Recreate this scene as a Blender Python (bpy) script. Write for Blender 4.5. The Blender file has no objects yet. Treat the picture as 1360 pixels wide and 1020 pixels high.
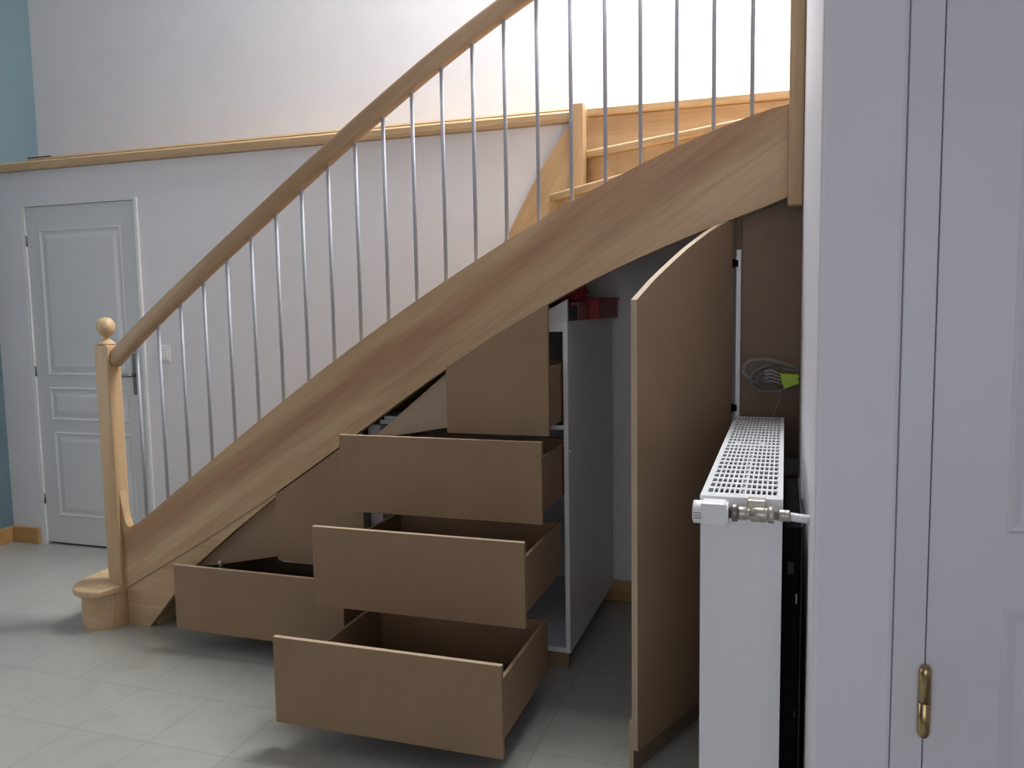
import bpy, bmesh, math, random
import numpy as np
from mathutils import Vector, Matrix
random.seed(4)
S = bpy.context.scene
COL = S.collection

# ------------------------------------------------------------------ materials
def new_mat(name):
    m = bpy.data.materials.new(name); m.use_nodes = True
    nt = m.node_tree; b = nt.nodes['Principled BSDF']
    return m, nt, b

def N(nt, kind, **kw):
    n = nt.nodes.new(kind)
    for k, v in kw.items():
        if k in n.inputs: n.inputs[k].default_value = v
        else: setattr(n, k, v)
    return n

def ramp(nt, fac, stops):
    r = nt.nodes.new('ShaderNodeValToRGB')
    e = r.color_ramp.elements
    while len(e) < len(stops): e.new(0.5)
    for i, (p, c) in enumerate(stops):
        e[i].position = p; e[i].color = (*c, 1)
    nt.links.new(fac, r.inputs['Fac'])
    return r.outputs['Color']

def bump(nt, b, height, strength=0.1, dist=0.01):
    n = N(nt, 'ShaderNodeBump', Strength=strength, Distance=dist)
    nt.links.new(height, n.inputs['Height']); nt.links.new(n.outputs['Normal'], b.inputs['Normal'])

def plain(name, col, rough=0.5, metal=0.0, tex=0.02, scale=40, bmp=0.0, spec=0.5):
    m, nt, b = new_mat(name)
    tc = N(nt, 'ShaderNodeTexCoord'); no = N(nt, 'ShaderNodeTexNoise', Scale=scale, Detail=4.0)
    nt.links.new(tc.outputs['Object'], no.inputs['Vector'])
    lo = tuple(max(0, c * (1 - tex)) for c in col); hi = tuple(min(1, c * (1 + tex)) for c in col)
    c = ramp(nt, no.outputs['Fac'], [(0.3, lo), (0.7, hi)])
    nt.links.new(c, b.inputs['Base Color'])
    b.inputs['Roughness'].default_value = rough; b.inputs['Metallic'].default_value = metal
    b.inputs['Specular IOR Level'].default_value = spec
    if bmp: bump(nt, b, no.outputs['Fac'], bmp, 0.002)
    return m

def wood(name, dark, mid, light, axis='x', tilt=0.0, rough=0.42, streak=None, fine=1.0):
    """long grain along the given axis; tilt (radians) leans the grain in the x-z plane"""
    m, nt, b = new_mat(name)
    tc = N(nt, 'ShaderNodeTexCoord')
    rot = N(nt, 'ShaderNodeMapping'); rot.inputs['Rotation'].default_value = (0, tilt, 0)
    nt.links.new(tc.outputs['Object'], rot.inputs['Vector'])
    def stretched(sc, long):
        mp = N(nt, 'ShaderNodeMapping')
        v = [sc, sc, sc]; v['xyz'.index(axis)] = long
        mp.inputs['Scale'].default_value = v
        nt.links.new(rot.outputs['Vector'], mp.inputs['Vector'])
        return mp.outputs['Vector']
    n1 = N(nt, 'ShaderNodeTexNoise', Scale=1.0, Detail=3.0, Roughness=0.55, Distortion=0.25)
    nt.links.new(stretched(8, 0.7), n1.inputs['Vector'])
    n2 = N(nt, 'ShaderNodeTexNoise', Scale=1.0, Detail=2.0)
    nt.links.new(stretched(170 * fine, 6), n2.inputs['Vector'])
    # cathedral rings
    w = N(nt, 'ShaderNodeMath', operation='MULTIPLY'); w.inputs[1].default_value = 46.0
    nt.links.new(n1.outputs['Fac'], w.inputs[0])
    sn = N(nt, 'ShaderNodeMath', operation='SINE'); nt.links.new(w.outputs[0], sn.inputs[0])
    base = ramp(nt, n1.outputs['Fac'], [(0.30, dark), (0.5, mid), (0.68, light)])
    mx = N(nt, 'ShaderNodeMix', data_type='RGBA', blend_type='MULTIPLY'); mx.inputs['Factor'].default_value = 0.22
    g = ramp(nt, sn.outputs[0], [(0.0, (0.80, 0.76, 0.72)), (0.6, (1, 1, 1))])
    nt.links.new(base, mx.inputs['A']); nt.links.new(g, mx.inputs['B'])
    mx2 = N(nt, 'ShaderNodeMix', data_type='RGBA', blend_type='MULTIPLY'); mx2.inputs['Factor'].default_value = 0.5
    g2 = ramp(nt, n2.outputs['Fac'], [(0.35, (0.80, 0.77, 0.74)), (0.6, (1, 1, 1))])
    nt.links.new(mx.outputs['Result'], mx2.inputs['A']); nt.links.new(g2, mx2.inputs['B'])
    out = mx2.outputs['Result']
    if streak:
        n3 = N(nt, 'ShaderNodeTexNoise', Scale=1.0, Detail=2.5, Roughness=0.5, Distortion=0.25)
        nt.links.new(stretched(5.0, 0.9), n3.inputs['Vector'])
        sx = N(nt, 'ShaderNodeSeparateXYZ'); nt.links.new(rot.outputs['Vector'], sx.inputs[0])
        # heart band along the middle of the board, its edges wandering with the grain
        d0 = N(nt, 'ShaderNodeMath', operation='SUBTRACT'); d0.inputs[1].default_value = 1.785; nt.links.new(sx.outputs['Z'], d0.inputs[0])
        wn = N(nt, 'ShaderNodeMath', operation='MULTIPLY_ADD'); wn.inputs[1].default_value = 0.34; wn.inputs[2].default_value = -0.17
        nt.links.new(n3.outputs['Fac'], wn.inputs[0])
        d1_ = N(nt, 'ShaderNodeMath', operation='ADD'); nt.links.new(d0.outputs[0], d1_.inputs[0]); nt.links.new(wn.outputs[0], d1_.inputs[1])
        ab = N(nt, 'ShaderNodeMath', operation='ABSOLUTE'); nt.links.new(d1_.outputs[0], ab.inputs[0])
        f = ramp(nt, ab.outputs[0], [(0.025, (1, 1, 1)), (0.11, (0, 0, 0))])
        mx3 = N(nt, 'ShaderNodeMix', data_type='RGBA', blend_type='MULTIPLY')
        nt.links.new(f, mx3.inputs['Factor']); nt.links.new(out, mx3.inputs['A'])
        mx3.inputs['B'].default_value = (*streak, 1)
        out = mx3.outputs['Result']
    nt.links.new(out, b.inputs['Base Color'])
    b.inputs['Roughness'].default_value = rough
    bump(nt, b, n2.outputs['Fac'], 0.08, 0.001)
    return m

M = {}
ASH = ((0.49, 0.33, 0.175), (0.57, 0.395, 0.22), (0.64, 0.46, 0.275))
SLOPE = math.radians(33)
M['ash_x'] = wood('ash_along_x', *ASH, axis='x')
M['ash_z'] = wood('ash_upright', *ASH, axis='z')
M['ash_rail'] = wood('ash_handrail', (0.40, 0.255, 0.14), (0.47, 0.31, 0.18), (0.53, 0.36, 0.22), axis='x', tilt=math.radians(35))
M['stringer'] = wood('ash_stringer', (0.50, 0.335, 0.18), (0.57, 0.39, 0.22), (0.64, 0.455, 0.27), axis='x', tilt=SLOPE, streak=(0.76, 0.64, 0.61), fine=0.8)
M['base_wood'] = wood('baseboard_wood', (0.42, 0.23, 0.08), (0.52, 0.31, 0.12), (0.60, 0.39, 0.17), axis='x')

def mdf(name, col):
    m, nt, b = new_mat(name)
    tc = N(nt, 'ShaderNodeTexCoord')
    n = N(nt, 'ShaderNodeTexNoise', Scale=5.0, Detail=5.0, Roughness=0.6); nt.links.new(tc.outputs['Object'], n.inputs['Vector'])
    n2 = N(nt, 'ShaderNodeTexNoise', Scale=420.0, Detail=2.0); nt.links.new(tc.outputs['Object'], n2.inputs['Vector'])
    c1 = ramp(nt, n.outputs['Fac'], [(0.3, tuple(v * 0.93 for v in col)), (0.7, tuple(v * 1.06 for v in col))])
    c2 = ramp(nt, n2.outputs['Fac'], [(0.3, (0.9, 0.9, 0.9)), (0.7, (1, 1, 1))])
    mx = N(nt, 'ShaderNodeMix', data_type='RGBA', blend_type='MULTIPLY'); mx.inputs['Factor'].default_value = 1.0
    nt.links.new(c1, mx.inputs['A']); nt.links.new(c2, mx.inputs['B']); nt.links.new(mx.outputs['Result'], b.inputs['Base Color'])
    b.inputs['Roughness'].default_value = 0.55; b.inputs['Specular IOR Level'].default_value = 0.3
    return m
M['mdf'] = mdf('raw_mdf', (0.305, 0.202, 0.12))
M['mdf_side'] = mdf('raw_mdf_box', (0.33, 0.22, 0.135))
M['mdf_bottom'] = mdf('brown_hardboard', (0.15, 0.085, 0.05))
M['mdf_lit'] = mdf('raw_mdf_lit', (0.48, 0.37, 0.26))  # lighter copy of the MDF; light on edges and filler is painted in
M['mdf_shaded'] = mdf('raw_mdf_shaded', (0.22, 0.152, 0.105))  # darker copy of the MDF; the fixed panel's shade is painted in
M['white_board'] = plain('white_melamine', (0.72, 0.72, 0.74), 0.35)
M['wall'] = plain('white_wall_paint', (0.76, 0.75, 0.78), 0.75, tex=0.015, scale=6, bmp=0.05)
M['wall_grey'] = plain('pale_lilac_wall_paint', (0.78, 0.76, 0.82), 0.6, tex=0.01, scale=5, bmp=0.03)
M['blue'] = plain('teal_wall_paint', (0.13, 0.205, 0.235), 0.7, tex=0.03, scale=5)
M['ceiling'] = plain('white_ceiling_paint', (0.85, 0.85, 0.85), 0.8)
M['door'] = plain('white_door_gloss', (0.68, 0.69, 0.70), 0.32, tex=0.01)
M['door_near'] = plain('satin_white_door', (0.70, 0.69, 0.74), 0.35, tex=0.012, scale=8)
M['frame'] = plain('white_frame_gloss', (0.80, 0.80, 0.80), 0.25)
M['rad'] = plain('radiator_enamel', (0.78, 0.79, 0.81), 0.28, tex=0.01)
M['rad_dark'] = plain('radiator_inner_steel', (0.16, 0.16, 0.17), 0.6)
M['steel'] = plain('brushed_baluster_steel', (0.42, 0.43, 0.48), 0.55, 0.1, tex=0.03, scale=120)
M['brass'] = plain('aged_brass', (0.42, 0.31, 0.16), 0.22, 1.0, tex=0.15, scale=60)
M['nickel'] = plain('dull_nickel', (0.50, 0.46, 0.40), 0.38, 0.8, tex=0.08, scale=90)
M['nickel_dark'] = plain('dark_nickel_ring', (0.20, 0.185, 0.17), 0.4, 0.7)
M['handle'] = plain('grey_handle_metal', (0.22, 0.22, 0.21), 0.35, 0.8)
M['plastic_white'] = plain('white_plastic', (0.82, 0.82, 0.82), 0.35)
M['black'] = plain('black_plastic', (0.008, 0.008, 0.009), 0.9, spec=0.0)
M['grey'] = plain('grey_rubber_edge', (0.03, 0.03, 0.034), 0.7, spec=0.2)
M['red'] = plain('red_plastic', (0.30, 0.012, 0.03), 0.5, tex=0.1)
M['red_cloth'] = plain('dark_red_cloth', (0.30, 0.012, 0.03), 0.8, tex=0.3, scale=30)
M['pink'] = plain('pink_carton', (0.42, 0.16, 0.17), 0.6, tex=0.35, scale=60)
M['dark_box'] = plain('dark_grey_carton', (0.06, 0.05, 0.055), 0.6, tex=0.6, scale=70)
M['lime'] = plain('lime_green_plastic', (0.40, 0.62, 0.02), 0.4, tex=0.08, scale=30)
M['rib'] = plain('grey_strap_rib', (0.42, 0.41, 0.41), 0.35)
M['cord'] = plain('pale_cord', (0.35, 0.32, 0.28), 0.7)
M['grout'] = plain('grey_sealant', (0.3, 0.3, 0.3), 0.8)
def clear_plastic():
    m, nt, b = new_mat('clear_plastic')
    tc = N(nt, 'ShaderNodeTexCoord'); n = N(nt, 'ShaderNodeTexNoise', Scale=50.0); nt.links.new(tc.outputs['Object'], n.inputs['Vector'])
    r = ramp(nt, n.outputs['Fac'], [(0.3, (0.70, 0.75, 0.76)), (0.7, (0.82, 0.86, 0.87))])
    nt.links.new(r, b.inputs['Base Color'])
    b.inputs['Transmission Weight'].default_value = 0.95; b.inputs['Roughness'].default_value = 0.12
    b.inputs['IOR'].default_value = 1.38
    return m
M['clear'] = clear_plastic()

def floor_mat():
    m, nt, b = new_mat('pale_stone_tiles')
    tc = N(nt, 'ShaderNodeTexCoord')
    mp = N(nt, 'ShaderNodeMapping'); mp.inputs['Location'].default_value = (2.272, -2.363, 0)
    nt.links.new(tc.outputs['Object'], mp.inputs['Vector'])
    br = N(nt, 'ShaderNodeTexBrick'); br.offset = 0.0; br.squash = 1.0
    T = 0.308
    for k, v in (('Scale', 1.0), ('Mortar Size', 0.0022), ('Mortar Smooth', 0.15), ('Brick Width', T), ('Row Height', T)): br.inputs[k].default_value = v
    br.inputs['Color1'].default_value = (0.375, 0.372, 0.338, 1); br.inputs['Color2'].default_value = (0.36, 0.36, 0.328, 1)
    br.inputs['Mortar'].default_value = (0.28, 0.28, 0.26, 1)
    nt.links.new(mp.outputs['Vector'], br.inputs['Vector'])
    n = N(nt, 'ShaderNodeTexNoise', Scale=7.0, Detail=6.0, Roughness=0.6, Distortion=0.7); nt.links.new(tc.outputs['Object'], n.inputs['Vector'])
    c = ramp(nt, n.outputs['Fac'], [(0.3, (0.88, 0.87, 0.85)), (0.5, (1, 1, 1)), (0.72, (0.93, 0.93, 0.94))])
    mx = N(nt, 'ShaderNodeMix', data_type='RGBA', blend_type='MULTIPLY'); mx.inputs['Factor'].default_value = 1.0
    nt.links.new(br.outputs['Color'], mx.inputs['A']); nt.links.new(c, mx.inputs['B'])
    nt.links.new(mx.outputs['Result'], b.inputs['Base Color'])
    b.inputs['Roughness'].default_value = 0.30
    rr = N(nt, 'ShaderNodeMapRange'); rr.inputs['To Min'].default_value = 0.24; rr.inputs['To Max'].default_value = 0.42
    nt.links.new(n.outputs['Fac'], rr.inputs['Value']); nt.links.new(rr.outputs['Result'], b.inputs['Roughness'])
    inv = N(nt, 'ShaderNodeMath', operation='SUBTRACT'); inv.inputs[0].default_value = 1.0
    nt.links.new(br.outputs['Fac'], inv.inputs[1]); bump(nt, b, inv.outputs[0], 0.3, 0.001)
    return m
M['floor'] = floor_mat()

# ------------------------------------------------------------------ mesh helpers
class MB:
    def __init__(s): s.bm = bmesh.new(); s.mats = []
    def _mi(s, m):
        if m is None: return 0
        if m not in s.mats: s.mats.append(m)
        return s.mats.index(m)
    def box(s, x0, x1, y0, y1, z0, z1, mat=None, bev=0.0, seg=2):
        r = bmesh.ops.create_cube(s.bm, size=1.0); vs = r['verts']
        for v in vs:
            v.co = Vector(((x0 + x1) / 2 + v.co.x * (x1 - x0), (y0 + y1) / 2 + v.co.y * (y1 - y0), (z0 + z1) / 2 + v.co.z * (z1 - z0)))
        fs = set(f for v in vs for f in v.link_faces)
        for f in fs: f.material_index = s._mi(mat)
        if bev:
            es = list(set(e for v in vs for e in v.link_edges))
            bmesh.ops.bevel(s.bm, geom=es, offset=bev, segments=seg, profile=0.5, affect='EDGES')
        return s
    def prism(s, pts, a, b, plane='xz', mat=None, bev=0.0, smooth=False):
        """polygon in plane xz / xy / yz pushed from a to b along the third axis"""
        def P(p, t):
            return {'xz': (p[0], t, p[1]), 'xy': (p[0], p[1], t), 'yz': (t, p[0], p[1])}[plane]
        A = [s.bm.verts.new(P(p, a)) for p in pts]; B = [s.bm.verts.new(P(p, b)) for p in pts]
        fs = [s.bm.faces.new(A), s.bm.faces.new(B[::-1])]
        n = len(pts)
        for i in range(n):
            f = s.bm.faces.new((A[i], B[i], B[(i + 1) % n], A[(i + 1) % n])); f.smooth = smooth; fs.append(f)
        for f in fs: f.material_index = s._mi(mat)
        if bev:
            es = list(set(e for f in fs[:2] for e in f.edges))
            bmesh.ops.bevel(s.bm, geom=es, offset=bev, segments=2, profile=0.5, affect='EDGES')
        return s
    def tube(s, pts, r, seg=12, mat=None, cap=True):
        pts = [Vector(p) for p in pts]; rs = r if isinstance(r, (list, tuple)) else [r] * len(pts)
        rings = []; prev = None
        for i, p in enumerate(pts):
            t = (pts[min(i + 1, len(pts) - 1)] - pts[max(i - 1, 0)]).normalized()
            if prev is None:
                a = Vector((0, 0, 1)) if abs(t.z) < 0.9 else Vector((1, 0, 0))
                u = t.cross(a).normalized()
            else:
                u = (prev - t * prev.dot(t)).normalized()
            prev = u; v = t.cross(u)
            rings.append([s.bm.verts.new(p + (u * math.cos(k * 2 * math.pi / seg) + v * math.sin(k * 2 * math.pi / seg)) * rs[i]) for k in range(seg)])
        mi = s._mi(mat)
        for a, b in zip(rings, rings[1:]):
            for k in range(seg):
                f = s.bm.faces.new((a[k], a[(k + 1) % seg], b[(k + 1) % seg], b[k])); f.smooth = True; f.material_index = mi
        if cap:
            f = s.bm.faces.new(rings[0][::-1]); f.material_index = mi
            f = s.bm.faces.new(rings[-1]); f.material_index = mi
        return s
    def lathe(s, prof, c, axis='z', seg=28, mat=None):
        """prof: list of (radius, offset along axis)"""
        rings = []; mi = s._mi(mat); c = Vector(c)
        for r, h in prof:
            ring = []
            for k in range(seg):
                a = k * 2 * math.pi / seg; p, q = r * math.cos(a), r * math.sin(a)
                ring.append(s.bm.verts.new(c + Vector({'z': (p, q, h), 'x': (h, p, q), 'y': (q, h, p)}[axis])))
            rings.append(ring)
        for a, b in zip(rings, rings[1:]):
            for k in range(seg):
                f = s.bm.faces.new((a[k], a[(k + 1) % seg], b[(k + 1) % seg], b[k])); f.smooth = True; f.material_index = mi
        for ring, rev in ((rings[0], True), (rings[-1], False)):
            f = s.bm.faces.new(ring[::-1] if rev else ring); f.material_index = mi
        return s
    def sweep(s, path, prof, mat=None):
        """prof (n,up) swept along a path in the x-z plane; n runs along y"""
        path = [Vector(p) for p in path]; rings = []; mi = s._mi(mat)
        for i, p in enumerate(path):
            t = (path[min(i + 1, len(path) - 1)] - path[max(i - 1, 0)]).normalized()
            up = Vector((-t.z, 0, t.x)); n = Vector((0, 1, 0))
            rings.append([s.bm.verts.new(p + n * a + up * b) for a, b in prof])
        k = len(prof)
        for a, b in zip(rings, rings[1:]):
            for j in range(k):
                f = s.bm.faces.new((a[j], a[(j + 1) % k], b[(j + 1) % k], b[j])); f.smooth = True; f.material_index = mi
        s.bm.faces.new(rings[0][::-1]).material_index = mi; s.bm.faces.new(rings[-1]).material_index = mi
        return s
    def move(s, v):
        bmesh.ops.translate(s.bm, verts=s.bm.verts, vec=v); return s
    def build(s, name, mat=None, parent=None, origin=None):
        bmesh.ops.recalc_face_normals(s.bm, faces=s.bm.faces)
        me = bpy.data.meshes.new(name)
        org = Vector(origin) if origin is not None else None
        if org is None and parent is None:
            org = Vector((0, 0, 0))
        if org is None: org = Vector((0, 0, 0))
        if parent is not None:
            base = parent.get('_w', None); base = Vector(base) if base is not None else Vector((0, 0, 0))
        if org.length: bmesh.ops.translate(s.bm, verts=s.bm.verts, vec=-org)
        s.bm.to_mesh(me); s.bm.free()
        o = bpy.data.objects.new(name, me); COL.objects.link(o)
        if s.mats:
            for m in s.mats: me.materials.append(m)
        if mat: 
            if not s.mats: me.materials.append(mat)
        o.location = org
        if parent is not None:
            o.parent = parent; o.matrix_parent_inverse = PW(parent).inverted()
        return o

def PW(o):
    """world matrix without needing a depsgraph update"""
    m = Matrix.LocRotScale(o.location, o.rotation_euler, o.scale)
    if o.parent is not None: return PW(o.parent) @ o.matrix_parent_inverse @ m
    return m

def empty(name, label, cat, loc=(0, 0, 0), group=None):
    o = bpy.data.objects.new(name, None); COL.objects.link(o); o.location = loc; o.empty_display_size = 0.1
    tag(o, label, cat, group); return o
def tag(o, label=None, cat=None, group=None, kind=None):
    if label: o['label'] = label
    if cat: o['category'] = cat
    if group: o['group'] = group
    if kind: o['kind'] = kind
    return o
def struct(o, label):
    o['kind'] = 'structure'; o['label'] = label; return o

W = 3.763          # lower back wall plane
UPZ = 2.30         # upper floor level
XL = -4.53         # teal wall plane
XR = 0.05          # wall beside the stairs
YD = 1.403         # plane of the near door
ZC = 4.8           # ceiling of the double-height hall

# ------------------------------------------------------------------ the setting
struct(MB().box(XL - 0.2, 2.2, -2.2, 5.6, -0.1, 0.0).build('floor', M['floor']), 'pale stone tiled floor laid in square tiles')
struct(MB().box(XL - 0.12, XL, -2.0, .5, 0, ZC).box(XL - 0.12, XL, 2.1, 5.5, 0, ZC).box(XL - 0.12, XL, .5, 2.1, 0, .6).box(XL - 0.12, XL, .5, 2.1, 2.25, ZC).build('wall_left', M['blue']), 'teal painted wall meeting the white door wall at its end')
# lower back wall with a real door opening
wl = MB()
wl.box(XL, -4.29, W, W + 0.12, 0, 2.234); wl.box(-4.29, -3.435, W, W + 0.12, 2.04, 2.234); wl.box(-3.435, -.90, W, W + 0.12, 0, 2.234); wl.box(-.90, XR + 0.15, W, W + 0.12, 0, 1.88)
struct(wl.build('wall_back', M['wall']), 'white lower wall behind the stairs, holding the panelled door')
struct(MB().box(-4.29, -3.435, W + 0.10, W + 0.14, 0, 2.04).build('wall_behind_door', M['wall']), 'white reveal closing the far doorway')
struct(MB().box(XL, -0.735, 4.13, 5.5, 2.3, ZC).build('wall_upper', M['wall']), 'white upper wall above the wooden ledge')
struct(MB().box(-0.735, 2.1, 5.3, 5.5, 2.3, ZC).build('wall_upper_back', M['wall']), 'bright white wall upstairs around the upper door')
struct(MB().box(XL, -0.94, W + 0.02, 4.13, 2.236, UPZ - 0.005).box(-0.9395, -0.735, W + 0.065, 4.13, 2.236, UPZ - 0.005).box(-0.735, 2.1, W + 0.065, 5.5, 2.16, UPZ).build('floor_upper', M['ash_x']), 'wooden upper floor edge at the top of the stairs')
# wall beside the stairs, its near end faces the camera and holds the near door
struct(MB().box(XR, 0.173, YD, W + 0.02, 0, ZC, bev=0.008).build('wall_right', M['wall_grey']), 'pale lilac wall end between the radiator and the near door')
struct(MB().box(0.173, 0.219, YD - 0.004, YD + 0.1, 0, 2.10, bev=0.002).box(1.056, 1.11, YD - 0.004, YD + 0.1, 0, 2.10, bev=0.002).box(0.2195, 1.0555, YD - 0.004, YD + 0.1, 2.051, 2.10).build('trim_door_frame', M['door_near']), 'painted door frame beside the near door')
struct(MB().box(0.173, 2.1, YD, YD + 0.12, 2.10, ZC).box(1.11, 2.1, YD, YD + 0.12, 0, 2.10).build('wall_front', M['wall_grey']), 'pale wall above and beyond the near door')
struct(MB().box(2.1, 2.2, -2.0, 5.5, 0, ZC).build('wall_side', M['wall']), 'white far right wall outside the view')
struct(MB().box(XR + 0.1, 2.1, W - 0.05, W + 0.02, 2.3, ZC).build('wall_landing', M['wall']), 'white wall closing the landing')
# wall behind the camera; its wide window is unseen, added for fill light
wb = MB(); WX0, WX1 = -1.3, 1.4
wb.box(XL, WX0, -2.0, -1.88, 0, ZC); wb.box(WX1, 2.1, -2.0, -1.88, 0, ZC); wb.box(WX0, WX1, -2.0, -1.88, 0, 0.5); wb.box(WX0, WX1, -2.0, -1.88, 2.3, ZC)
struct(wb.build('wall_behind', M['wall']), 'white wall behind the viewer with a wide assumed window')
wf = MB()
for x in (WX0, WX0 + .88, WX0 + 1.76, WX1 - .06): wf.box(x, x + 0.06, -1.98, -1.92, 0.5, 2.3, bev=0.004)
wf.box(WX0 + .06, WX1 - .06, -1.98, -1.92, 0.5, 0.56).box(WX0 + .06, WX1 - .06, -1.98, -1.92, 2.24, 2.3)
struct(wf.build('window_assumed_1', M['frame']), 'unseen white framed window assumed behind the viewer for its light')
wg = MB()  # unseen side window, guessed to bring light onto the left floor
for y in (.5, 1.27, 2.04): wg.box(XL - .1, XL - .05, y, y + .06, .6, 2.25)
wg.box(XL - .1, XL - .05, .56, 2.04, .6, .66).box(XL - .1, XL - .05, .56, 2.04, 2.19, 2.25)
struct(wg.build('window_assumed_3', M['frame']), 'unseen white framed window assumed in the teal wall for its light')
# ceiling; the unseen roof-window opening over the landing is placed for the light
SK = (-1.3, 0.5, 3.1, 4.8)
cb = MB()
cb.box(XL, SK[0], -2.0, 5.5, ZC, ZC + 0.12); cb.box(SK[1], 2.1, -2.0, 5.5, ZC, ZC + 0.12)
cb.box(SK[0], SK[1], -2.0, SK[2], ZC, ZC + 0.12); cb.box(SK[0], SK[1], SK[3], 5.5, ZC, ZC + 0.12)
struct(cb.build('ceiling', M['ceiling']), 'white ceiling high over the hall')
sf = MB()
for a, b_, c, d in ((SK[0], SK[0] + .05, SK[2], SK[3]), (SK[1] - .05, SK[1], SK[2], SK[3]), (SK[0], SK[1], SK[2], SK[2] + .05), (SK[0], SK[1], SK[3] - .05, SK[3])): sf.box(a, b_, c, d, ZC + .02, ZC + .1)
struct(sf.build('window_assumed_2', M['frame']), 'unseen roof window frame over the landing, assumed for its light')

struct(MB().box(XL, 2.1, -2.0, 1.9, 2.5, 2.62).build('ceiling_added_shade', M['ceiling']), 'unseen white low ceiling added to shade the near part of the room')  # unseen slab, added to keep roof light off the near floor

# wooden ledge along the edge of the upper floor
t = MB()
t.prism([(W - 0.030, 2.236), (W - 0.034, 2.250), (W - 0.034, 2.276), (W - 0.026, 2.285), (W + 0.06, 2.285), (W + 0.06, 2.236)], XL, -0.938, 'yz')
t.prism([(W - 0.018, 2.2855), (W - 0.022, 2.292), (W - 0.016, 2.301), (W + 0.06, 2.301), (W + 0.06, 2.2855)], -4.19, -0.938, 'yz')
struct(t.build('trim_1', M['ash_x']), 'ash wood ledge strip running along the top of the door wall')
struct(MB().box(-4.19, -4.02, W - 0.019, W - 0.004, 2.3015, 2.306).build('trim_2', M['grey']), 'short dark strip lying at the left end of the wooden ledge')
# baseboards
struct(MB().box(XL + 0.001, -4.315, W - 0.022, W, 0, 0.098, bev=0.003).build('baseboard_back', M['base_wood']), 'wooden baseboard between the teal wall and the far door')
struct(MB().box(XL, XL + 0.015, -1.87, W - 0.023, 0, 0.098, bev=0.003).build('baseboard_left', M['base_wood']), 'wooden baseboard along the teal wall')
struct(MB().box(-3.36, XR, W - 0.018, W, 0, 0.098, bev=0.003).build('baseboard_stairs', M['base_wood']), 'wooden baseboard of the wall under the stairs')
struct(MB().box(-0.735, 1.9, 5.282, 5.3, 2.3, 2.38).build('baseboard_upper', M['frame']), 'white baseboard upstairs')

# ------------------------------------------------------------------ doors
def panel_door(name, x0, x1, z0, z1, y, th, panels, mat):
    m = MB(); m.box(x0, x1, y, y + th, z0, z1, bev=0.002)
    for (a, b_, c, d) in panels:
        w = 0.020
        # raised moulding frame, mitred, then a raised field with sloping shoulders
        def ring(o, i, yo, yi):
            O = [m.bm.verts.new(p) for p in ((a + o, yo, c + o), (b_ - o, yo, c + o), (b_ - o, yo, d - o), (a + o, yo, d - o))]
            I = [m.bm.verts.new(p) for p in ((a + i, yi, c + i), (b_ - i, yi, c + i), (b_ - i, yi, d - i), (a + i, yi, d - i))]
            for k in range(4): m.bm.faces.new((O[k], O[(k + 1) % 4], I[(k + 1) % 4], I[k]))
            return I
        ring(0, 0.006, y, y - 0.006); ring(0.006, 0.012, y - 0.006, y - 0.004); ring(0.012, 0.020, y - 0.004, y - 0.0008)
        ring(0.020, 0.030, y - 0.0008, y - 0.0008); I = ring(0.030, 0.055, y - 0.0008, y - 0.006); m.bm.faces.new(I)
    o = m.build(name, mat)
    return o
d1 = panel_door('door_1', -4.27, -3.462, 0.012, 2.028, W + 0.012, 0.04, [(-4.175, -3.575, 1.035, 1.895), (-4.175, -3.575, 0.765, 0.965), (-4.165, -3.575, 0.18, 0.695)], M['door'])
struct(d1, 'white three-panel door in the wall left of the stairs')
f1 = MB()
f1.box(-4.29, -4.272, W + 0.001, W + 0.06, 0, 2.04); f1.box(-4.272, -3.459, W + 0.001, W + 0.06, 2.030, 2.04)
f1.box(-3.459, -3.435, W - 0.012, W + 0.06, 0, 2.045, bev=0.004)
struct(f1.build('trim_door_1', M['frame']), 'white frame of the far door')
h = MB().box(-3.545, -3.505, W + 0.002, W + 0.012, 0.93, 1.17, bev=0.003)
h.tube([(-3.525, W + 0.005, 1.045), (-3.525, W - 0.045, 1.045), (-3.545, W - 0.052, 1.045), (-3.65, W - 0.052, 1.045)], 0.009)
h.tube([(-3.525, W + 0.003, 0.97), (-3.525, W - 0.004, 0.97)], 0.010)
ho = h.build('handle', M['handle'], d1); ho['label'] = 'grey metal lever handle on a long plate'
hg = MB()
for z in (0.25, 1.03, 1.80): hg.tube([(-4.271, W + 0.006, z), (-4.271, W + 0.006, z + 0.06)], 0.005)
hgo = hg.build('hinge', M['handle'], d1)

d2 = panel_door('door_2', 0.2205, 1.054, 0.01, 2.048, YD - 0.002, 0.04, [(0.325, 0.95, 1.047, 1.90), (0.325, 0.95, 0.18, 0.932)], M['door_near'])
struct(d2, 'white panelled door standing nearest the camera at the right')
for z in (0.767, 1.95):
    hb = MB(); r = 0.0098
    hb.lathe([(0.0015, -0.0605), (0.006, -0.059), (r * .9, -0.054), (r, -0.047), (r, -0.0015), (r * 0.9, -0.0006)], (0.2195, YD - 0.009, z), mat=M['brass'])
    hb.lathe([(r * 0.9, 0.0006), (r, 0.0015), (r, 0.047), (r * .9, 0.054), (0.006, 0.059), (0.0015, 0.0605)], (0.2195, YD - 0.009, z), mat=M['brass'])
    hb.lathe([(0.007, -0.002), (0.007, 0.002)], (0.2195, YD - 0.009, z), mat=M['handle'])
    hb.box(0.216, 0.223, YD - 0.007, YD + 0.01, z - 0.045, z + 0.045, mat=M['brass'])
    ob = hb.build('hinge', None, d2); ob['label'] = 'round-ended brass hinge'
d3 = panel_door('door_3', -0.68, 0.15, UPZ + 0.008, UPZ + 2.04, 5.262, 0.035, [(-0.52, 0.03, 3.45, 4.2), (-0.52, 0.03, 2.45, 3.36)], M['frame'])
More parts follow.
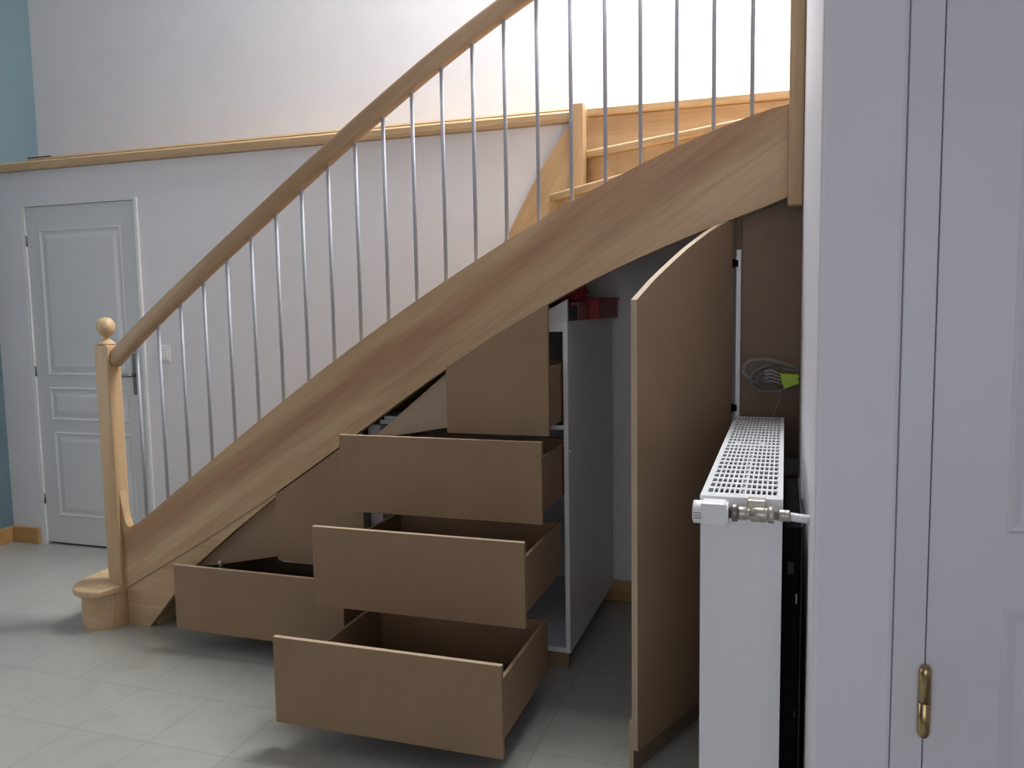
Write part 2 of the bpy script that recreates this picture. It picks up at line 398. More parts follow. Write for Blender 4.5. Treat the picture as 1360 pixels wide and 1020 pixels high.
struct(d3, 'bright white panelled door upstairs beyond the top of the stairs')

# light switch
sw = MB().box(-3.345, -3.265, W - 0.010, W, 1.125, 1.215, bev=0.003).box(-3.331, -3.279, W - 0.014, W - 0.009, 1.14, 1.20, bev=0.002)
tag(sw.build('light_switch', M['plastic_white']), 'white square light switch on the wall right of the far door', 'light switch')

# ------------------------------------------------------------------ staircase
YS0, YS1, YB = 2.856, 2.896, 2.876
UP = [(-2.755, .433), (-2.676, .493), (-2.554, .592), (-2.43, .676), (-2.303, .764), (-2.192, .85), (-2.072, .936), (-1.944, 1.03), (-1.819, 1.116), (-1.699, 1.196), (-1.578, 1.271), (-1.461, 1.346), (-1.34, 1.423), (-1.22, 1.497), (-1.094, 1.570), (-.975, 1.633), (-.854, 1.694), (-.733, 1.756), (-.61, 1.818), (-.489, 1.875), (-.361, 1.927), (-.239, 1.969), (-.112, 2.008), (.006, 2.04)]
LO = [(-2.795, .165), (-2.637, .263), (-2.399, .401), (-2.188, .522), (-1.986, .647), (-1.688, .857), (-1.57, .93), (-1.214, 1.174), (-.812, 1.408), (-.681, 1.472), (-.557, 1.527), (-.455, 1.572), (-.374, 1.607), (-.217, 1.667), (-.152, 1.690), (.001, 1.737)]
RB = [(-2.8, 1.157), (-2.683, 1.245), (-2.563, 1.343), (-2.442, 1.436), (-2.321, 1.523), (-2.196, 1.609), (-2.074, 1.694), (-1.956, 1.778), (-1.833, 1.864), (-1.711, 1.950), (-1.592, 2.032), (-1.467, 2.114), (-1.345, 2.195), (-1.227, 2.270), (-1.103, 2.342), (-.981, 2.409), (-.856, 2.473), (-.6, 2.590), (-.3, 2.70), (0.0, 2.79)]
def fit(pts, deg):
    p = np.polyfit([a for a, b in pts], [b for a, b in pts], deg); return lambda x: float(np.polyval(p, x))
up, lo, rb = fit(UP, 5), fit(LO, 5), fit(RB, 5)
st = empty('staircase', 'ash wood quarter-turn staircase with steel balusters rising to the upper floor', 'staircase', (-2.84, 2.87, 0))

xs = np.linspace(-2.802, 0.004, 60)
poly = [(x, lo(x)) for x in xs] + [(x, up(x)) for x in xs[::-1]]
# the top edge sweeps up into the newel post
poly = [p for p in poly if not (p[0] < -2.735 and p[1] > 0.3)] + [(-2.752, up(-2.74) + .004), (-2.768, .45), (-2.779, .478), (-2.788, .52), (-2.795, .57), (-2.802, .62)]
m = MB().prism(poly, YS0, YS1, 'xz', bev=0.003)
m.build('outer_stringer', M['stringer'], st)['label'] = 'broad curved ash stringer board with a darker heart streak'
# wedge-shaped foot board under the stringer
foot = [(-2.797, 0.0), (-2.681, 0.0), (-2.413, .306), (-2.20, .478), (-1.986, .638)] + [(x, lo(x) - .001) for x in (-1.986, -2.188, -2.399, -2.637, -2.797)]
MB().prism(foot, YS0 + 0.006, YS1 - 0.004, 'xz', bev=0.001).build('foot_board', M['ash_x'], st)
# wall stringer
IN_UP = [(-.938, 2.236), (-.954, 2.211), (-1.097, 2.010), (-1.254, 1.729), (-1.40, 1.50), (-1.62, 1.25), (-1.9, 1.02), (-2.2, .80), (-2.8, .36)]
IN_LO = [(-2.8, .0), (-2.65, .0), (-2.2, .42), (-1.9, .66), (-1.6, .93), (-1.35, 1.17), (-1.15, 1.42), (-.938, 1.70)]
MB().prism(IN_UP + IN_LO, 3.722, 3.744, 'xz', bev=0.002).build('inner_stringer', wood('ash_wall_stringer', *ASH, axis='x', tilt=math.radians(58)), st)

R = UPZ / 12
# nosing lines: step -> ((x,y) wall end, (x,y) outer end)
Xo = {2: -2.72, 3: -2.50, 4: -2.245, 5: -1.98, 6: -1.70, 7: -1.40, 8: -1.09, 9: -.72, 10: -.288}
Xi = {2: -2.72, 3: -2.48, 4: -2.20, 5: -1.93, 6: -1.69, 7: -1.50, 8: -1.35, 9: -1.21, 10: -1.045}
YI, YO = 3.722, 2.897
L_ = {k: ((Xi[k], YI), (Xo[k], YO)) for k in Xo}
L_[11] = ((-.875, 3.755), (XR - .002, 3.232))
TH = 0.034
def shift(line, d):
    (x0, y0), (x1, y1) = line; dx, dy = x1 - x0, y1 - y0; l = math.hypot(dx, dy); n = (-dy / l, dx / l)   # towards +x / uphill
    return ((x0 + n[0] * d, y0 + n[1] * d), (x1 + n[0] * d, y1 + n[1] * d))
def clipy(line, ya, yb):
    (x0, y0), (x1, y1) = line
    f = lambda y: x0 + (x1 - x0) * (y - y0) / (y1 - y0)
    return (f(ya), ya), (f(yb), yb)
for k in range(2, 12):
    z = R * k
    if k <= 9:
        a = L_[k]; b_ = clipy(shift(L_[k + 1], 0.05), YI, YO)
        pts = [a[0], a[1], b_[1], b_[0]]
        rz = clipy(shift(a, 0.028), YI, YO); rz2 = clipy(shift(a, 0.046), YI, YO)
    elif k == 10:
        pts = [L_[10][0], L_[10][1], (XR - .002, YO), (XR - .002, 3.27), (-.86, 3.745), (-.99, 3.722)]
        a = L_[10]; rz = clipy(shift(a, 0.028), YI, YO); rz2 = clipy(shift(a, 0.046), YI, YO)
    else:
        pts = [(-.937, 3.79), (-.875, 3.755), (XR - .002, 3.232), (XR - .002, 3.80), (-.80, 3.80)]
        a = ((-.965, 3.8075), (XR - .003, 3.232)); rz = shift(a, 0.028); rz2 = shift(a, 0.046)
        rz = (rz[0], (XR - .002, rz[1][1] - (XR - .002 - rz[1][0]) * .567 if rz[1][0] < XR else rz[1][1])); rz2 = (rz2[0], (XR - .002, rz2[1][1]))
    # tread with a rounded nosing
    tr = MB().prism(pts, z - TH, z, 'xy'); bmesh.ops.recalc_face_normals(tr.bm, faces=tr.bm.faces)
    tr.bm.edges.ensure_lookup_table()
    es = []
    p0, p1 = Vector(pts[0]) if k != 11 else Vector(pts[1]), Vector(pts[1]) if k != 11 else Vector(pts[2])
    for e in tr.bm.edges:
        c = [v.co for v in e.verts]
        if abs(c[0].z - c[1].z) < 1e-6 and all(min((Vector(q.xy) - p0).length, (Vector(q.xy) - p1).length) < 1e-4 for q in c): es.append(e)
    if es: bmesh.ops.bevel(tr.bm, geom=es, offset=0.011, segments=3, profile=0.5, affect='EDGES')
    tr.build('tread', M['ash_x'], st)
    MB().prism([rz[0], rz[1], rz2[1], rz2[0]], z - R + .001, z - TH - .001, 'xy').build('riser', M['ash_x'], st)
# last riser and landing nosing
MB().box(-.935, XR - .002, 3.803, 3.822, R * 11 + .001, 2.262).build('riser', M['ash_x'], st)
MB().prism([(3.774, 2.264), (3.768, 2.270), (3.768, 2.293), (3.775, 2.301), (3.86, 2.301), (3.86, 2.264)], -.875, XR - .002, 'yz').build('landing_nosing', M['ash_x'], st)
# inner newel at the turn
MB().box(-.938, -.875, 3.700, 3.766, 1.62, 2.308, bev=0.004).build('inner_newel_post', M['ash_z'], st)
# rounded first step
def offs(pl, d):
    out = []
    n = len(pl)
    for i, p in enumerate(pl):
        a, b_ = Vector(pl[i - 1]) if i else Vector(pl[i]), Vector(pl[min(i + 1, n - 1)])
        t = (b_ - a).normalized(); out.append((p[0] + t.y * -d * -1 * -1, p[1] + t.x * d * 1 * 1)) if False else out.append((p[0] - (-t.y) * d * -1, p[1] - t.x * d * -1))
    return out
cx, cy, rad = -2.905, 2.845, 0.098
front = [(-2.800, 2.842), (-2.806, 2.80)]
for k in range(0, 11):
    a = math.radians(-25 - k * 15.5)
    front.append((cx + rad * math.cos(a) * 1.02, cy + rad * math.sin(a)))
front += [(-3.005, 2.90), (-3.005, 3.70)]
base = front + [(-2.66, 3.70), (-2.66, 2.90), (-2.80, 2.90)]
MB().prism(base, 0, .155, 'xy', smooth=False).build('step_base', M['ash_x'], st)['label'] = 'rounded riser block of the first step'
fr2 = []
for p in front:
    v = Vector((p[0] - cx, p[1] - cy))
    if p[1] < 2.89: v = v * (1 + .032 / max(v.length, .01)); v = Vector((cx + v.x, cy + v.y))
    else: v = Vector((p[0] - .035, p[1]))
    if v.x < -2.83: fr2.append((v.x, v.y))
fr2 = [(-2.797, 2.836), (-2.797, 2.815), (-2.806, 2.783)] + fr2
tp = fr2 + [(-2.66, 3.70), (-2.66, 2.897), (-2.797, 2.897)]
tr = MB().prism(tp, .156, R, 'xy')
es = [e for e in tr.bm.edges if abs(e.verts[0].co.z - e.verts[1].co.z) < 1e-6 and all(v.co.x < -2.79 and (v.co.y < 2.89 or v.co.x < -2.9) for v in e.verts)]
bmesh.ops.bevel(tr.bm, geom=es, offset=0.012, segments=3, profile=0.5, affect='EDGES')
tr.build('tread', M['ash_x'], st)
# newel post with turned ball
np_ = MB().box(-2.876, -2.801, 2.838, 2.913, 0.0, 1.262, bev=0.006).build('newel_post', M['ash_z'], st)
MB().lathe([(.035, 0), (.037, .004), (.034, .010), (.026, .015), (.022, .020), (.013, .027), (.011, .033), (.014, .036), (.024, .043), (.033, .055), (.038, .070), (.039, .082), (.036, .098), (.028, .111), (.016, .119), (.003, .1215)], (-2.838, 2.876, 1.2622), mat=M['ash_z']).build('finial', M['ash_z'], np_)
MB().box(0.002, XR - .001, 2.834, 2.909, 1.712, 3.05, bev=0.006).build('upper_newel_post', M['ash_z'], st)
# handrail
prof = []
hw, hh = 0.029, 0.035
for k in range(20):
    a = 2 * math.pi * k / 20; c, s_ = math.cos(a), math.sin(a)
    prof.append((hw * math.copysign(abs(c) ** 0.55, c), hh * math.copysign(abs(s_) ** 0.6, s_)))
path = [(x, YB, rb(x) + .040) for x in np.linspace(-2.801, 0.001, 50)]
MB().sweep(path, prof).build('handrail', M['ash_rail'], st)
for i in range(22):
    x = -2.676 + .12205 * i
    b0 = MB().tube([(x, YB, up(x) - .012), (x, YB, rb(x) + .010)], 0.0072, 12)
    b0.build('baluster', M['steel'], st)

# ------------------------------------------------------------------ under-stair units
FT = 0.018
def drawer(parent, x0, x1, yf, z0, z1, bx0, bx1, depth, bz0, bz1, poly=None, label=None, closed=False):
    m = MB()
    pts = poly or [(x0, z0), (x1, z0), (x1, z1), (x0, z1)]
    m.prism(pts, yf, yf + FT, 'xz', mat=M['mdf'], bev=0.0)
    m.bm.faces.ensure_lookup_table()
    me = m._mi(M['mdf_lit'])  # upward edges take the paler tone, light from above painted in
    for f in m.bm.faces:
        f.normal_update()
        if abs(f.normal.y) < .5 and max(v.co.z for v in f.verts) > z0 + .05 and abs(f.normal.z) > .3: f.material_index = me
    es = list(m.bm.edges)
    bmesh.ops.bevel(m.bm, geom=es, offset=0.0012, segments=1, affect='EDGES')
    d = m.build('drawer', None, parent)
    if label: d['label'] = label
    ya, yb = yf + FT + .0005, yf + FT + depth
    MB().box(bx0, bx0 + .012, ya, yb, bz0, bz1).build('side_panel', M['mdf_side'], d)
    MB().box(bx1 - .012, bx1, ya, yb, bz0, bz1).build('side_panel', M['mdf_side'], d)
    MB().box(bx0 + .0125, bx1 - .0125, yb - .012, yb, bz0, bz1).build('back_panel', M['mdf_side'], d)
    MB().box(bx0 + .0125, bx1 - .0125, ya, yb - .0125, bz0 + .008, bz0 + .014).build('bottom_panel', M['mdf_bottom'], d)
    return d

cab = empty('drawer_cabinet', 'white under-stair cabinet with four MDF drawers pulled out like steps', 'cabinet', (-1.16, 3.3, 0))
XA, XB = -1.560, -.758
wbm = M['white_board']
MB().box(XB - .018, XB, 2.93, 3.744, .08, 1.345, bev=.001).build('side_panel', wbm, cab)['label'] = 'tall white right side panel'
MB().box(-1.600, -1.545, 2.945, 3.735, .08, .935, bev=.001).build('side_panel', wbm, cab)
MB().box(-1.544, XB - .0185, 2.935, 3.74, .08, .098).build('bottom_panel', wbm, cab)
MB().box(-1.544, XB - .0185, 2.945, 3.735, .940, .956).build('shelf', wbm, cab)
MB().box(-1.05, XB - .0185, 2.932, 3.74, 1.307, 1.345).build('top_panel', wbm, cab)
MB().box(-1.544, XB - .019, 3.738, 3.743, .099, .935).box(-1.2, XB - .019, 3.738, 3.743, .957, 1.30).build('back_panel', wbm, cab)
MB().prism([(-.860, 1.3455), (XB - .0005, 1.3455), (XB - .0005, 1.425), (-.860, 1.372)], 2.932, 2.948, 'xz').build('filler_strip', wbm, cab)
MB().box(-1.544, XB - .02, 2.975, 2.993, 0.0, .0795).build('plinth', M['mdf'], cab)
MB().prism([(-1.524, .957), (-1.440, .957), (-1.440, .972), (-1.524, .972)], 2.945, 3.10, 'xz').build('top_strip', wbm, cab)
tri = MB().prism([(-1.545, .900), (-1.476, .900), (-1.234, .942), (-1.12, .942), (-1.12, 1.236), (-1.525, .900 + .008)], 2.880, 2.895, 'xz')
tri.build('filler_panel', M['mdf_lit'], cab)['label'] = 'sloping MDF filler under the stringer, its lit tone painted in'
drawer(cab, -1.537, -.765, 2.156, .083, .367, -1.452, -.785, .54, .105, .295, label='lowest drawer, pulled out furthest')
drawer(cab, -1.528, -.765, 2.392, .386, .665, -1.452, -.785, .50, .408, .595, label='second drawer from the bottom')
drawer(cab, -1.530, -.765, 2.596, .669, .950, -1.452, -.785, .48, .691, .882, label='third drawer from the bottom')
drawer(cab, -1.143, -.765, 2.690, .955, 1.411, -1.10, -.785, .46, .975, 1.187, poly=[(-1.143, .955), (-.765, .955), (-.765, 1.411), (-.95, 1.310), (-1.143, 1.190)], label='top drawer with a sloping front edge')
MB().lathe([(.0065, -.001), (.0065, .003), (.004, .005), (.001, .0052)], (XB, 2.945, .858), axis='x', seg=14).build('cover_cap', M['plastic_white'], cab)
tag(cab, cab['label'])

lc = empty('low_cabinet', 'low MDF drawer unit under the stair foot, its wide bottom drawer open', 'cabinet', (-2.0, 3.3, 0))
MB().box(-2.36, -2.342, 2.945, 3.735, .08, .33).build('side_panel', wbm, lc)
MB().box(-1.640, -1.6235, 2.945, 3.735, .08, .80).build('side_panel', wbm, lc)
MB().box(-2.341, -1.641, 2.945, 3.735, .08, .098).build('bottom_panel', wbm, lc)
MB().box(-2.341, -1.641, 3.736, 3.742, .099, .33).box(-2.0, -1.641, 3.736, 3.742, .331, .78).build('back_panel', wbm, lc)
MB().box(-2.0, -1.641, 2.90, 3.73, .345, .360).build('shelf', wbm, lc)
MB().box(-2.36, -1.62, 2.975, 2.993, 0, .0795).build('plinth', M['mdf'], lc)
tr = MB().prism([(-2.425, .295), (-2.319, .307), (-2.019, .370), (-1.99, .370), (-1.99, .640)], 2.888, 2.903, 'xz')
tr.build('filler_panel', M['mdf_side'], lc)['label'] = 'triangular MDF filler under the stringer'
MB().lathe([(.002, -.008), (.007, -.006), (.008, 0), (.007, .004), (.002, .005)], (-2.30, 2.86, .322), axis='y', seg=12).move((0, .02, 0)).build('bolt', M['plastic_white'], lc)
drawer(lc, -2.395, -1.60, 2.704, .083, .358, -2.33, -1.655, .50, .105, .290, label='wide bottom drawer pulled out')
fp = [(-1.994, .363), (-1.586, .363)] + [(x, lo(x) - .006) for x in (-1.586, -1.7, -1.8, -1.9, -1.994)]
MB().prism(fp, 2.8605, 2.8785, 'xz', bev=.001).build('front_panel', M['mdf'], lc)['label'] = 'closed tall MDF front with a sloping top'

# cupboard with the big curved door
cp = empty('cupboard', 'tall MDF cupboard door with a curved top, swung open under the stairs', 'cupboard', (-.15, 2.9, 0))
A = Vector((-.397, 2.319)); B = Vector((-.168, 2.893)); Ldir = (B - A).normalized(); Ln = Vector((-Ldir.y, Ldir.x))   # Ln points to -x (inner side)
curve = [(.0, 1.4165), (.098, 1.474), (.165, 1.508), (.23, 1.540), (.30, 1.573), (.372, 1.603), (.44, 1.630), (.50, 1.651), (.56, 1.668), (.616, 1.681)]
def door_panel(pts, off0, off1, mat):
    m = MB(); v0 = []; v1 = []
    for s_, z in pts:
        p = A + Ldir * s_ + Ln * off0; q = A + Ldir * s_ + Ln * off1
        v0.append(m.bm.verts.new((p.x, p.y, z))); v1.append(m.bm.verts.new((q.x, q.y, z)))
    f = m.bm.faces.new(v0); g = m.bm.faces.new(v1[::-1]); n = len(pts)
    f.material_index = g.material_index = m._mi(mat)
    for i in range(n):
        h_ = m.bm.faces.new((v0[i], v1[i], v1[(i + 1) % n], v0[(i + 1) % n])); h_.material_index = m._mi(M['mdf_lit'])  # leaf edges share the painted-in lit tone
    return m
dp = door_panel([(0, .08), (.616, .08)] + curve[::-1], 0, .020, M['mdf'])
dd = dp.build('door', None, cp); dd['label'] = 'big MDF door leaf with a curved top edge'
pk = door_panel([(.01, .004), (.60, .004), (.60, .16), (.01, .16)], .0205, .036, M['mdf_shaded'])
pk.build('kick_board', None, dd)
for z in (.35, 1.03, 1.52):
    MB().tube([(-.168, 2.889, z), (-.168, 2.889, z + .03)], .005, 10).box(-.168, -.152, 2.884, 2.8855, z + .004, z + .026).build('hinge', M['black'], dd)
MB().box(-.158, -.143, 2.886, 2.905, 0, 1.58, bev=.001).build('upright', wbm, cp)['label'] = 'narrow white upright at the hinges'
MB().box(-.158, -.143, 2.888, 2.905, 1.581, 1.684).build('upright', M['mdf_bottom'], cp)
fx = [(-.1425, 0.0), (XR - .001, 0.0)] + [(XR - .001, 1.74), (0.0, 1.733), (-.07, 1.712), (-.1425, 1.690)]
MB().prism(fx, 2.9105, 2.926, 'xz').build('fixed_panel', M['mdf_shaded'], cp)['label'] = 'fixed MDF panel right of the hinges, its shade painted in dark brown'

# things stacked on the cabinet top
TZ = 1.3455
def crate(name, x0, x1, y0, y1, z0, z1, mat, label, cat, group=None):
    m = MB(); t_ = .004
    m.box(x0, x1, y0, y1, z0, z0 + t_); m.box(x0, x0 + t_, y0, y1, z0 + t_, z1); m.box(x1 - t_, x1, y0, y1, z0 + t_, z1)
    m.box(x0 + t_, x1 - t_, y0, y0 + t_, z0 + t_, z1); m.box(x0 + t_, x1 - t_, y1 - t_, y1, z0 + t_, z1)
    m.box(x0 - .006, x1 + .006, y0 - .006, y0, z1 - .012, z1, bev=.002).box(x0 - .006, x1 + .006, y1, y1 + .006, z1 - .012, z1, bev=.002)
    m.box(x0 - .006, x0, y0, y1, z1 - .012, z1).box(x1, x1 + .006, y0, y1, z1 - .012, z1)
    o = m.build(name, mat); tag(o, label, cat, group); return o
crate('storage_crate', -.99, -.722, 3.30, 3.70, TZ, TZ + .088, M['red'], 'red plastic crate on top of the white cabinet', 'crate')
m = MB().box(-.80, -.762, 3.12, 3.27, TZ, TZ + .07, bev=.003)
c1 = m.build('carton', M['pink']); tag(c1, 'small mottled pink carton in front of the red crate', 'carton')
m = MB().box(-.90, -.7625, 2.96, 3.11, TZ, TZ + .055, bev=.003)
c2 = m.build('carton', M['dark_box']); tag(c2, 'dark patterned carton at the front of the cabinet top', 'carton')
bmm = bmesh.new(); bmesh.ops.create_icosphere(bmm, subdivisions=4, radius=1.0)
for v in bmm.verts:
    n = v.co.normalized(); q = 1 + .10 * math.sin(7 * n.x + 3 * n.y) * math.cos(6 * n.z + 2) + .05 * math.sin(15 * n.y + 4 * n.x)
    v.co = Vector((n.x * .085 * q, n.y * .11 * q, max(-.055, n.z * .068 * q)))
mm = MB(); mm.bm.free(); mm.bm = bmm
for f in bmm.faces: f.smooth = True
mm.move((-.828, 3.16, TZ + .128)); 
bg = mm.build('cloth_bag', M['red_cloth']); tag(bg, 'crumpled dark red cloth bag resting on the cartons', 'bag')

# ------------------------------------------------------------------ radiator
ra = empty('radiator', 'white panel radiator with a slotted top grille, seen end-on beside the wall', 'radiator', (-.078, 2.25, 0.1))
RX0, RX1, RY0, RY1, RZ0, RZ1 = -.155, .0, 1.654, 2.847, .12, 1.021
b = MB()
b.box(RX0, RX0 + .012, RY0 + .006, RY1 - .006, RZ0, RZ1 - .012, bev=.004)
b.box(RX1 - .012, RX1, RY0 + .006, RY1 - .006, RZ0, RZ1 - .012, bev=.004)
b.box(RX0 + .07, RX0 + .082, RY0 + .02, RY1 - .02, RZ0, RZ1 - .03, bev=.004)
b.build('water_panel', M['rad'], ra)
fn = MB()
for i in range(40):
    y = RY0 + .03 + i * (RY1 - RY0 - .06) / 39
    fn.box(RX0 + .013, RX0 + .069, y, y + .001, RZ0 + .05, RZ1 - .05); fn.box(RX0 + .083, RX1 - .013, y, y + .001, RZ0 + .05, RZ1 - .05)
fn.build('convector_fins', M['rad_dark'], ra)
for (ya, yb) in ((RY0, RY0 + .003), (RY1 - .003, RY1)):
    MB().box(RX0 - .001, RX1 + .001, ya, yb, RZ0, RZ1 - .022, bev=.001).build('side_cover', M['rad'], ra)
# grille of crossing bars
g = MB(); zt, zb = RZ1, RZ1 - .004
g.box(RX0 - .001, RX1 + .001, RY0 - .001, RY0 + .034, zb, zt)
g.box(RX0 - .001, RX1 + .001, RY1 - .014, RY1, zb, zt, bev=.001)
g.box(RX0 - .001, RX0 + .011, RY0 + .0341, RY1 - .0141, zb, zt); g.box(RX1 - .009, RX1 + .001, RY0 + .0341, RY1 - .0141, zb, zt)
g.box(RX0 - .0018, RX0 - .0002, RY0 + .0045, RY1, RZ1 - .024, zt - .0003); g.box(RX1 + .0002, RX1 + .0016, RY0 + .0045, RY1, RZ1 - .024, zt - .0003); g.box(RX0 - .0018, RX1 + .0016, RY0 - .0022, RY0 + .004, RZ1 - .024, zt - .0003)
nx, ny = 13, 23
x0, x1, y0, y1 = RX0 + .011, RX1 - .009, RY0 + .034, RY1 - .014
for i in range(1, nx):
    x = x0 + (x1 - x0) * i / nx; g.box(x - .0017, x + .0017, y0, y1, zb, zt - .0004)
for j in range(1, ny):
    y = y0 + (y1 - y0) * j / ny
    w_ = .012 if j in (12,) else .0085
    g.box(x0, x1, y - w_, y + w_, zb - .0005, zt - .0008)
for (i, j) in ((3, 12), (9, 12)):
    xa = x0 + (x1 - x0) * i / nx; ya = y0 + (y1 - y0) * j / ny; g.box(xa - .012, xa + .004, ya - .004, ya + .028, zb, zt - .0002)
g.build('grille', M['rad'], ra)
for y, z in ((2.20, .85), (2.75, .85), (2.20, .20), (2.75, .20)):
    MB().box(RX1 + .0005, XR - .001, y, y + .03, z, z + .05).build('wall_bracket', M['nickel_dark'], ra)
# valve: thermostatic head, coupling ring, brass body, elbow, white pipe into the wall
vz, vy = .999, 1.615
va = MB()
hp = [(.005, -.166), (.020, -.166), (.0225, -.1645), (.0225, -.150), (.0215, -.146), (.0225, -.142), (.0225, -.100), (.0215, -.098)]
va.lathe(hp, (0, vy, vz - .002), axis='x', seg=32)
va.box(-.150, -.102, vy - .0226, vy + .0226, vz - .0238, vz + .021, bev=.005)
vh = va.build('thermostat_head', M['plastic_white'], ra)
sl = MB()
for k in range(3): sl.box(-.163, -.149, vy - .0232, vy - .0222, vz - .010 + k * .005, vz - .0085 + k * .005)
sl.build('head_slot', M['handle'], vh)
MB().lathe([(.011, -.0975), (.011, -.093), (.0165, -.0925), (.0175, -.091), (.0175, -.083), (.0165, -.0815), (.012, -.081)], (0, vy, vz), axis='x', seg=16).build('coupling_ring', M['nickel_dark'], ra)
vb = MB()
vb.lathe([(.0125, -.0808), (.0135, -.079), (.0135, -.066), (.0115, -.064), (.0115, -.058), (.0155, -.056), (.0155, -.030), (.013, -.026), (.0165, -.0255), (.0165, -.015), (.010, -.0145), (.010, -.006)], (0, vy, vz), axis='x', seg=6)
vb.lathe([(.0125, 0), (.0125, .038)], (-.046, vy, vz + .001), axis='y', seg=16)
vb.box(-.064, -.030, vy + .002, vy + .034, vz + .006, vz + .026, bev=.002)
vb.build('valve_body', M['nickel'], ra)
pp = MB().lathe([(.0105, -.0055), (.0115, -.004), (.0115, .006), (.0105, .008), (.0115, .010), (.0115, .014)], (0, vy, vz), axis='x', seg=10)
pp.build('compression_nut', M['nickel'], ra)
MB().tube([(.0145, vy, vz - .001), (.030, vy + .001, vz - .003), (XR - .0005, vy + .003, vz - .005)], .0082, 14).build('supply_pipe', M['plastic_white'], ra)

# flat black item between radiator and wall
bk = MB().box(.003, .0355, 1.70, 2.18, 0.0, .955, mat=M['black'], bev=.003)
bk.box(.036, .0405, 1.695, 2.18, 0.0, .958, mat=M['grey'], bev=.001)
bk.box(.012, .024, 1.6955, 1.6995, .86, .885, mat=M['grey']); bk.box(.028, .031, 1.6955, 1.6995, .80, .82, mat=M['handle']); bk.box(.028, .031, 1.6955, 1.6995, .56, .575, mat=M['grey'])
bo = bk.build('folded_panel', None); tag(bo, 'flat black panel standing on edge between the radiator and the wall', 'panel')

# ------------------------------------------------------------------ clear and lime item above the radiator
Q = lambda x, y, d=0: (.048 - (1063 - x) * .00236, 2.865 + d, 1.109 + (522 - y) * .00238)
gg = empty('diving_goggles', 'clear plastic goggles-like piece with a lime green end, hanging above the radiator', 'goggles', Q(1040, 505))
def smooth(pts, n=8):
    out = []; P = [Vector(p) for p in pts]; P = [P[0] * 2 - P[1]] + P + [P[-1] * 2 - P[-2]]
    for i in range(1, len(P) - 2):
        for k in range(n):
            t_ = k / n; a, b_, c, d = P[i - 1:i + 3]
            out.append(.5 * ((2 * b_) + (c - a) * t_ + (2 * a - 5 * b_ + 4 * c - d) * t_ ** 2 + (3 * b_ - a - 3 * c + d) * t_ ** 3))
    out.append(P[-2]); return out
band = [Q(1062, 490), Q(1048, 486), Q(1034, 481.5), Q(1018, 478), Q(1003, 478), Q(991, 483), Q(986, 492), Q(988, 500), Q(996, 505)]
sp = smooth(band)
MB().tube(sp, [.0068] * len(sp), 10).build('strap', M['clear'], gg)
cup = [Q(1062, 494), Q(1048, 492), Q(1034, 488), Q(1018, 486.5, -.01), Q(1007, 492, -.015), Q(998, 500, -.015), Q(996, 507, -.015), Q(1000, 515, -.012), Q(1007, 521, -.01), Q(1020, 523.5), Q(1034, 522.5), Q(1045, 519)]
sp = smooth(cup); MB().tube(sp, .0048, 10).build('rim', M['clear'], gg)
ln = MB(); lp = [Vector(p) for p in smooth([Q(1040, 490), Q(1018, 489), Q(1005, 496), Q(999, 506), Q(1005, 517), Q(1020, 521), Q(1040, 519)], 6)]
c0 = Vector(Q(1022, 505, -.035)); vs = [ln.bm.verts.new(p) for p in lp]; md = [ln.bm.verts.new(p.lerp(c0, .5) + Vector((0, -.008, 0))) for p in lp]; cc = ln.bm.verts.new(c0)
for i in range(len(vs) - 1):
    ln.bm.faces.new((vs[i], vs[i + 1], md[i + 1], md[i])).smooth = True; ln.bm.faces.new((md[i], md[i + 1], cc)).smooth = True
lo_ = ln.build('lens', M['clear'], gg); sm = lo_.modifiers.new('s', 'SOLIDIFY'); sm.thickness = .003
for k in range(4):
    sp = smooth([Q(1017 + k, 494 + k * 5, -.03), Q(1025, 492.5 + k * 5, -.032), Q(1033, 496 + k * 4.5, -.03), Q(1040, 499 + k * 4.3, -.02)])
    MB().tube(sp, .0022, 8).build('rib', M['rib'], gg)
lm = MB().prism([(Q(1037, 497)[0], Q(1037, 497)[2]), (Q(1062.5, 498.5)[0], Q(1062.5, 498.5)[2]), (Q(1062.5, 502)[0], Q(1062.5, 502)[2]), (Q(1058, 505)[0], Q(1058, 505)[2]), (Q(1062.5, 507)[0], Q(1062.5, 507)[2]), (Q(1062.5, 511)[0], Q(1062.5, 511)[2]), (Q(1043, 518.5)[0], Q(1043, 518.5)[2]), (Q(1039, 507)[0], Q(1039, 507)[2])][::-1], 2.835, 2.868, 'xz', bev=.003)
lm.build('clip', M['lime'], gg)['label'] = 'lime green plastic end'
sp = smooth([Q(1037, 521, .01), Q(1037, 535, .02), Q(1034, 545, .02), Q(1030, 555, .02), Q(1028, 580, .02)])
MB().tube(sp, .0014, 6).build('cord', M['cord'], gg)

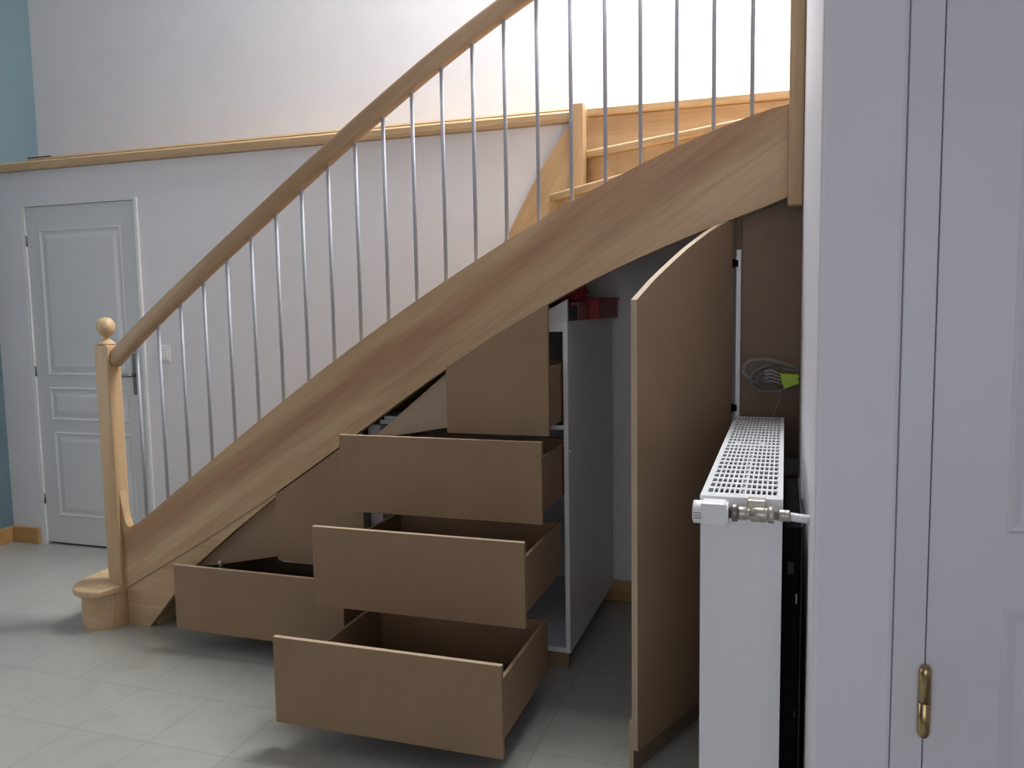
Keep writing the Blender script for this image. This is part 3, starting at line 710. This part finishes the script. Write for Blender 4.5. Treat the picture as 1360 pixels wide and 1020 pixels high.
# ------------------------------------------------------------------ camera
yaw, pitch, roll = map(math.radians, (-18.41673478, 5.4525457, -0.93243659))
fwd = Vector((math.sin(yaw) * math.cos(pitch), math.cos(yaw) * math.cos(pitch), -math.sin(pitch)))
right = Vector((math.cos(yaw), -math.sin(yaw), 0)); upv = right.cross(fwd)
r2 = right * math.cos(roll) + upv * math.sin(roll); u2 = upv * math.cos(roll) - right * math.sin(roll)
cam = bpy.data.cameras.new('camera'); co = bpy.data.objects.new('camera', cam); COL.objects.link(co)
cam.sensor_width = 36; cam.sensor_fit = 'HORIZONTAL'; cam.lens = 1090.547 * 36 / 1360; cam.clip_start = 0.05
co.matrix_world = Matrix(((r2.x, u2.x, -fwd.x, 0), (r2.y, u2.y, -fwd.y, 0), (r2.z, u2.z, -fwd.z, 1.4055), (0, 0, 0, 1)))
S.camera = co

# ------------------------------------------------------------------ light
def area(name, loc, size, power, col, target):
    l = bpy.data.lights.new(name, 'AREA'); l.shape = 'RECTANGLE'; l.size, l.size_y = size; l.energy = power; l.color = col
    o = bpy.data.objects.new(name, l); COL.objects.link(o); o.location = loc
    o.rotation_euler = (Vector(target) - Vector(loc)).to_track_quat('-Z', 'Y').to_euler(); return o
area('assumed_roof_light', ((SK[0] + SK[1]) / 2, (SK[2] + SK[3]) / 2, ZC + .15), (1.7, 1.6), 400, (0.97, 0.99, 1.0), ((SK[0] + SK[1]) / 2 , (SK[2] + SK[3]) / 2, 0))  # stands for the assumed roof window, out of view
area('assumed_window_light', ((WX0 + WX1) / 2, -2.05, 1.4), (2.6, 1.7), 26, (0.93, 0.93, 1.0), ((WX0 + WX1) / 2, 0, 1.3))  # added fill through the assumed window behind the camera
area('assumed_side_light', (XL - .05, 1.3, 1.4), (1.5, 1.6), 17, (0.97, 0.97, 1.0), (0, 1.7, 1.2))  # added light at the assumed window in the teal wall
w = bpy.data.worlds.new('world'); S.world = w; w.use_nodes = True
nt = w.node_tree; bgn = nt.nodes['Background']
sky = nt.nodes.new('ShaderNodeTexSky'); sky.sky_type = 'HOSEK_WILKIE'
nt.links.new(sky.outputs['Color'], bgn.inputs['Color']); bgn.inputs['Strength'].default_value = 0.4
S.view_settings.view_transform = 'Standard'; S.view_settings.look = 'None'; S.view_settings.gamma = 1.0
S.view_settings.use_curve_mapping = False; S.view_settings.exposure = -0.1
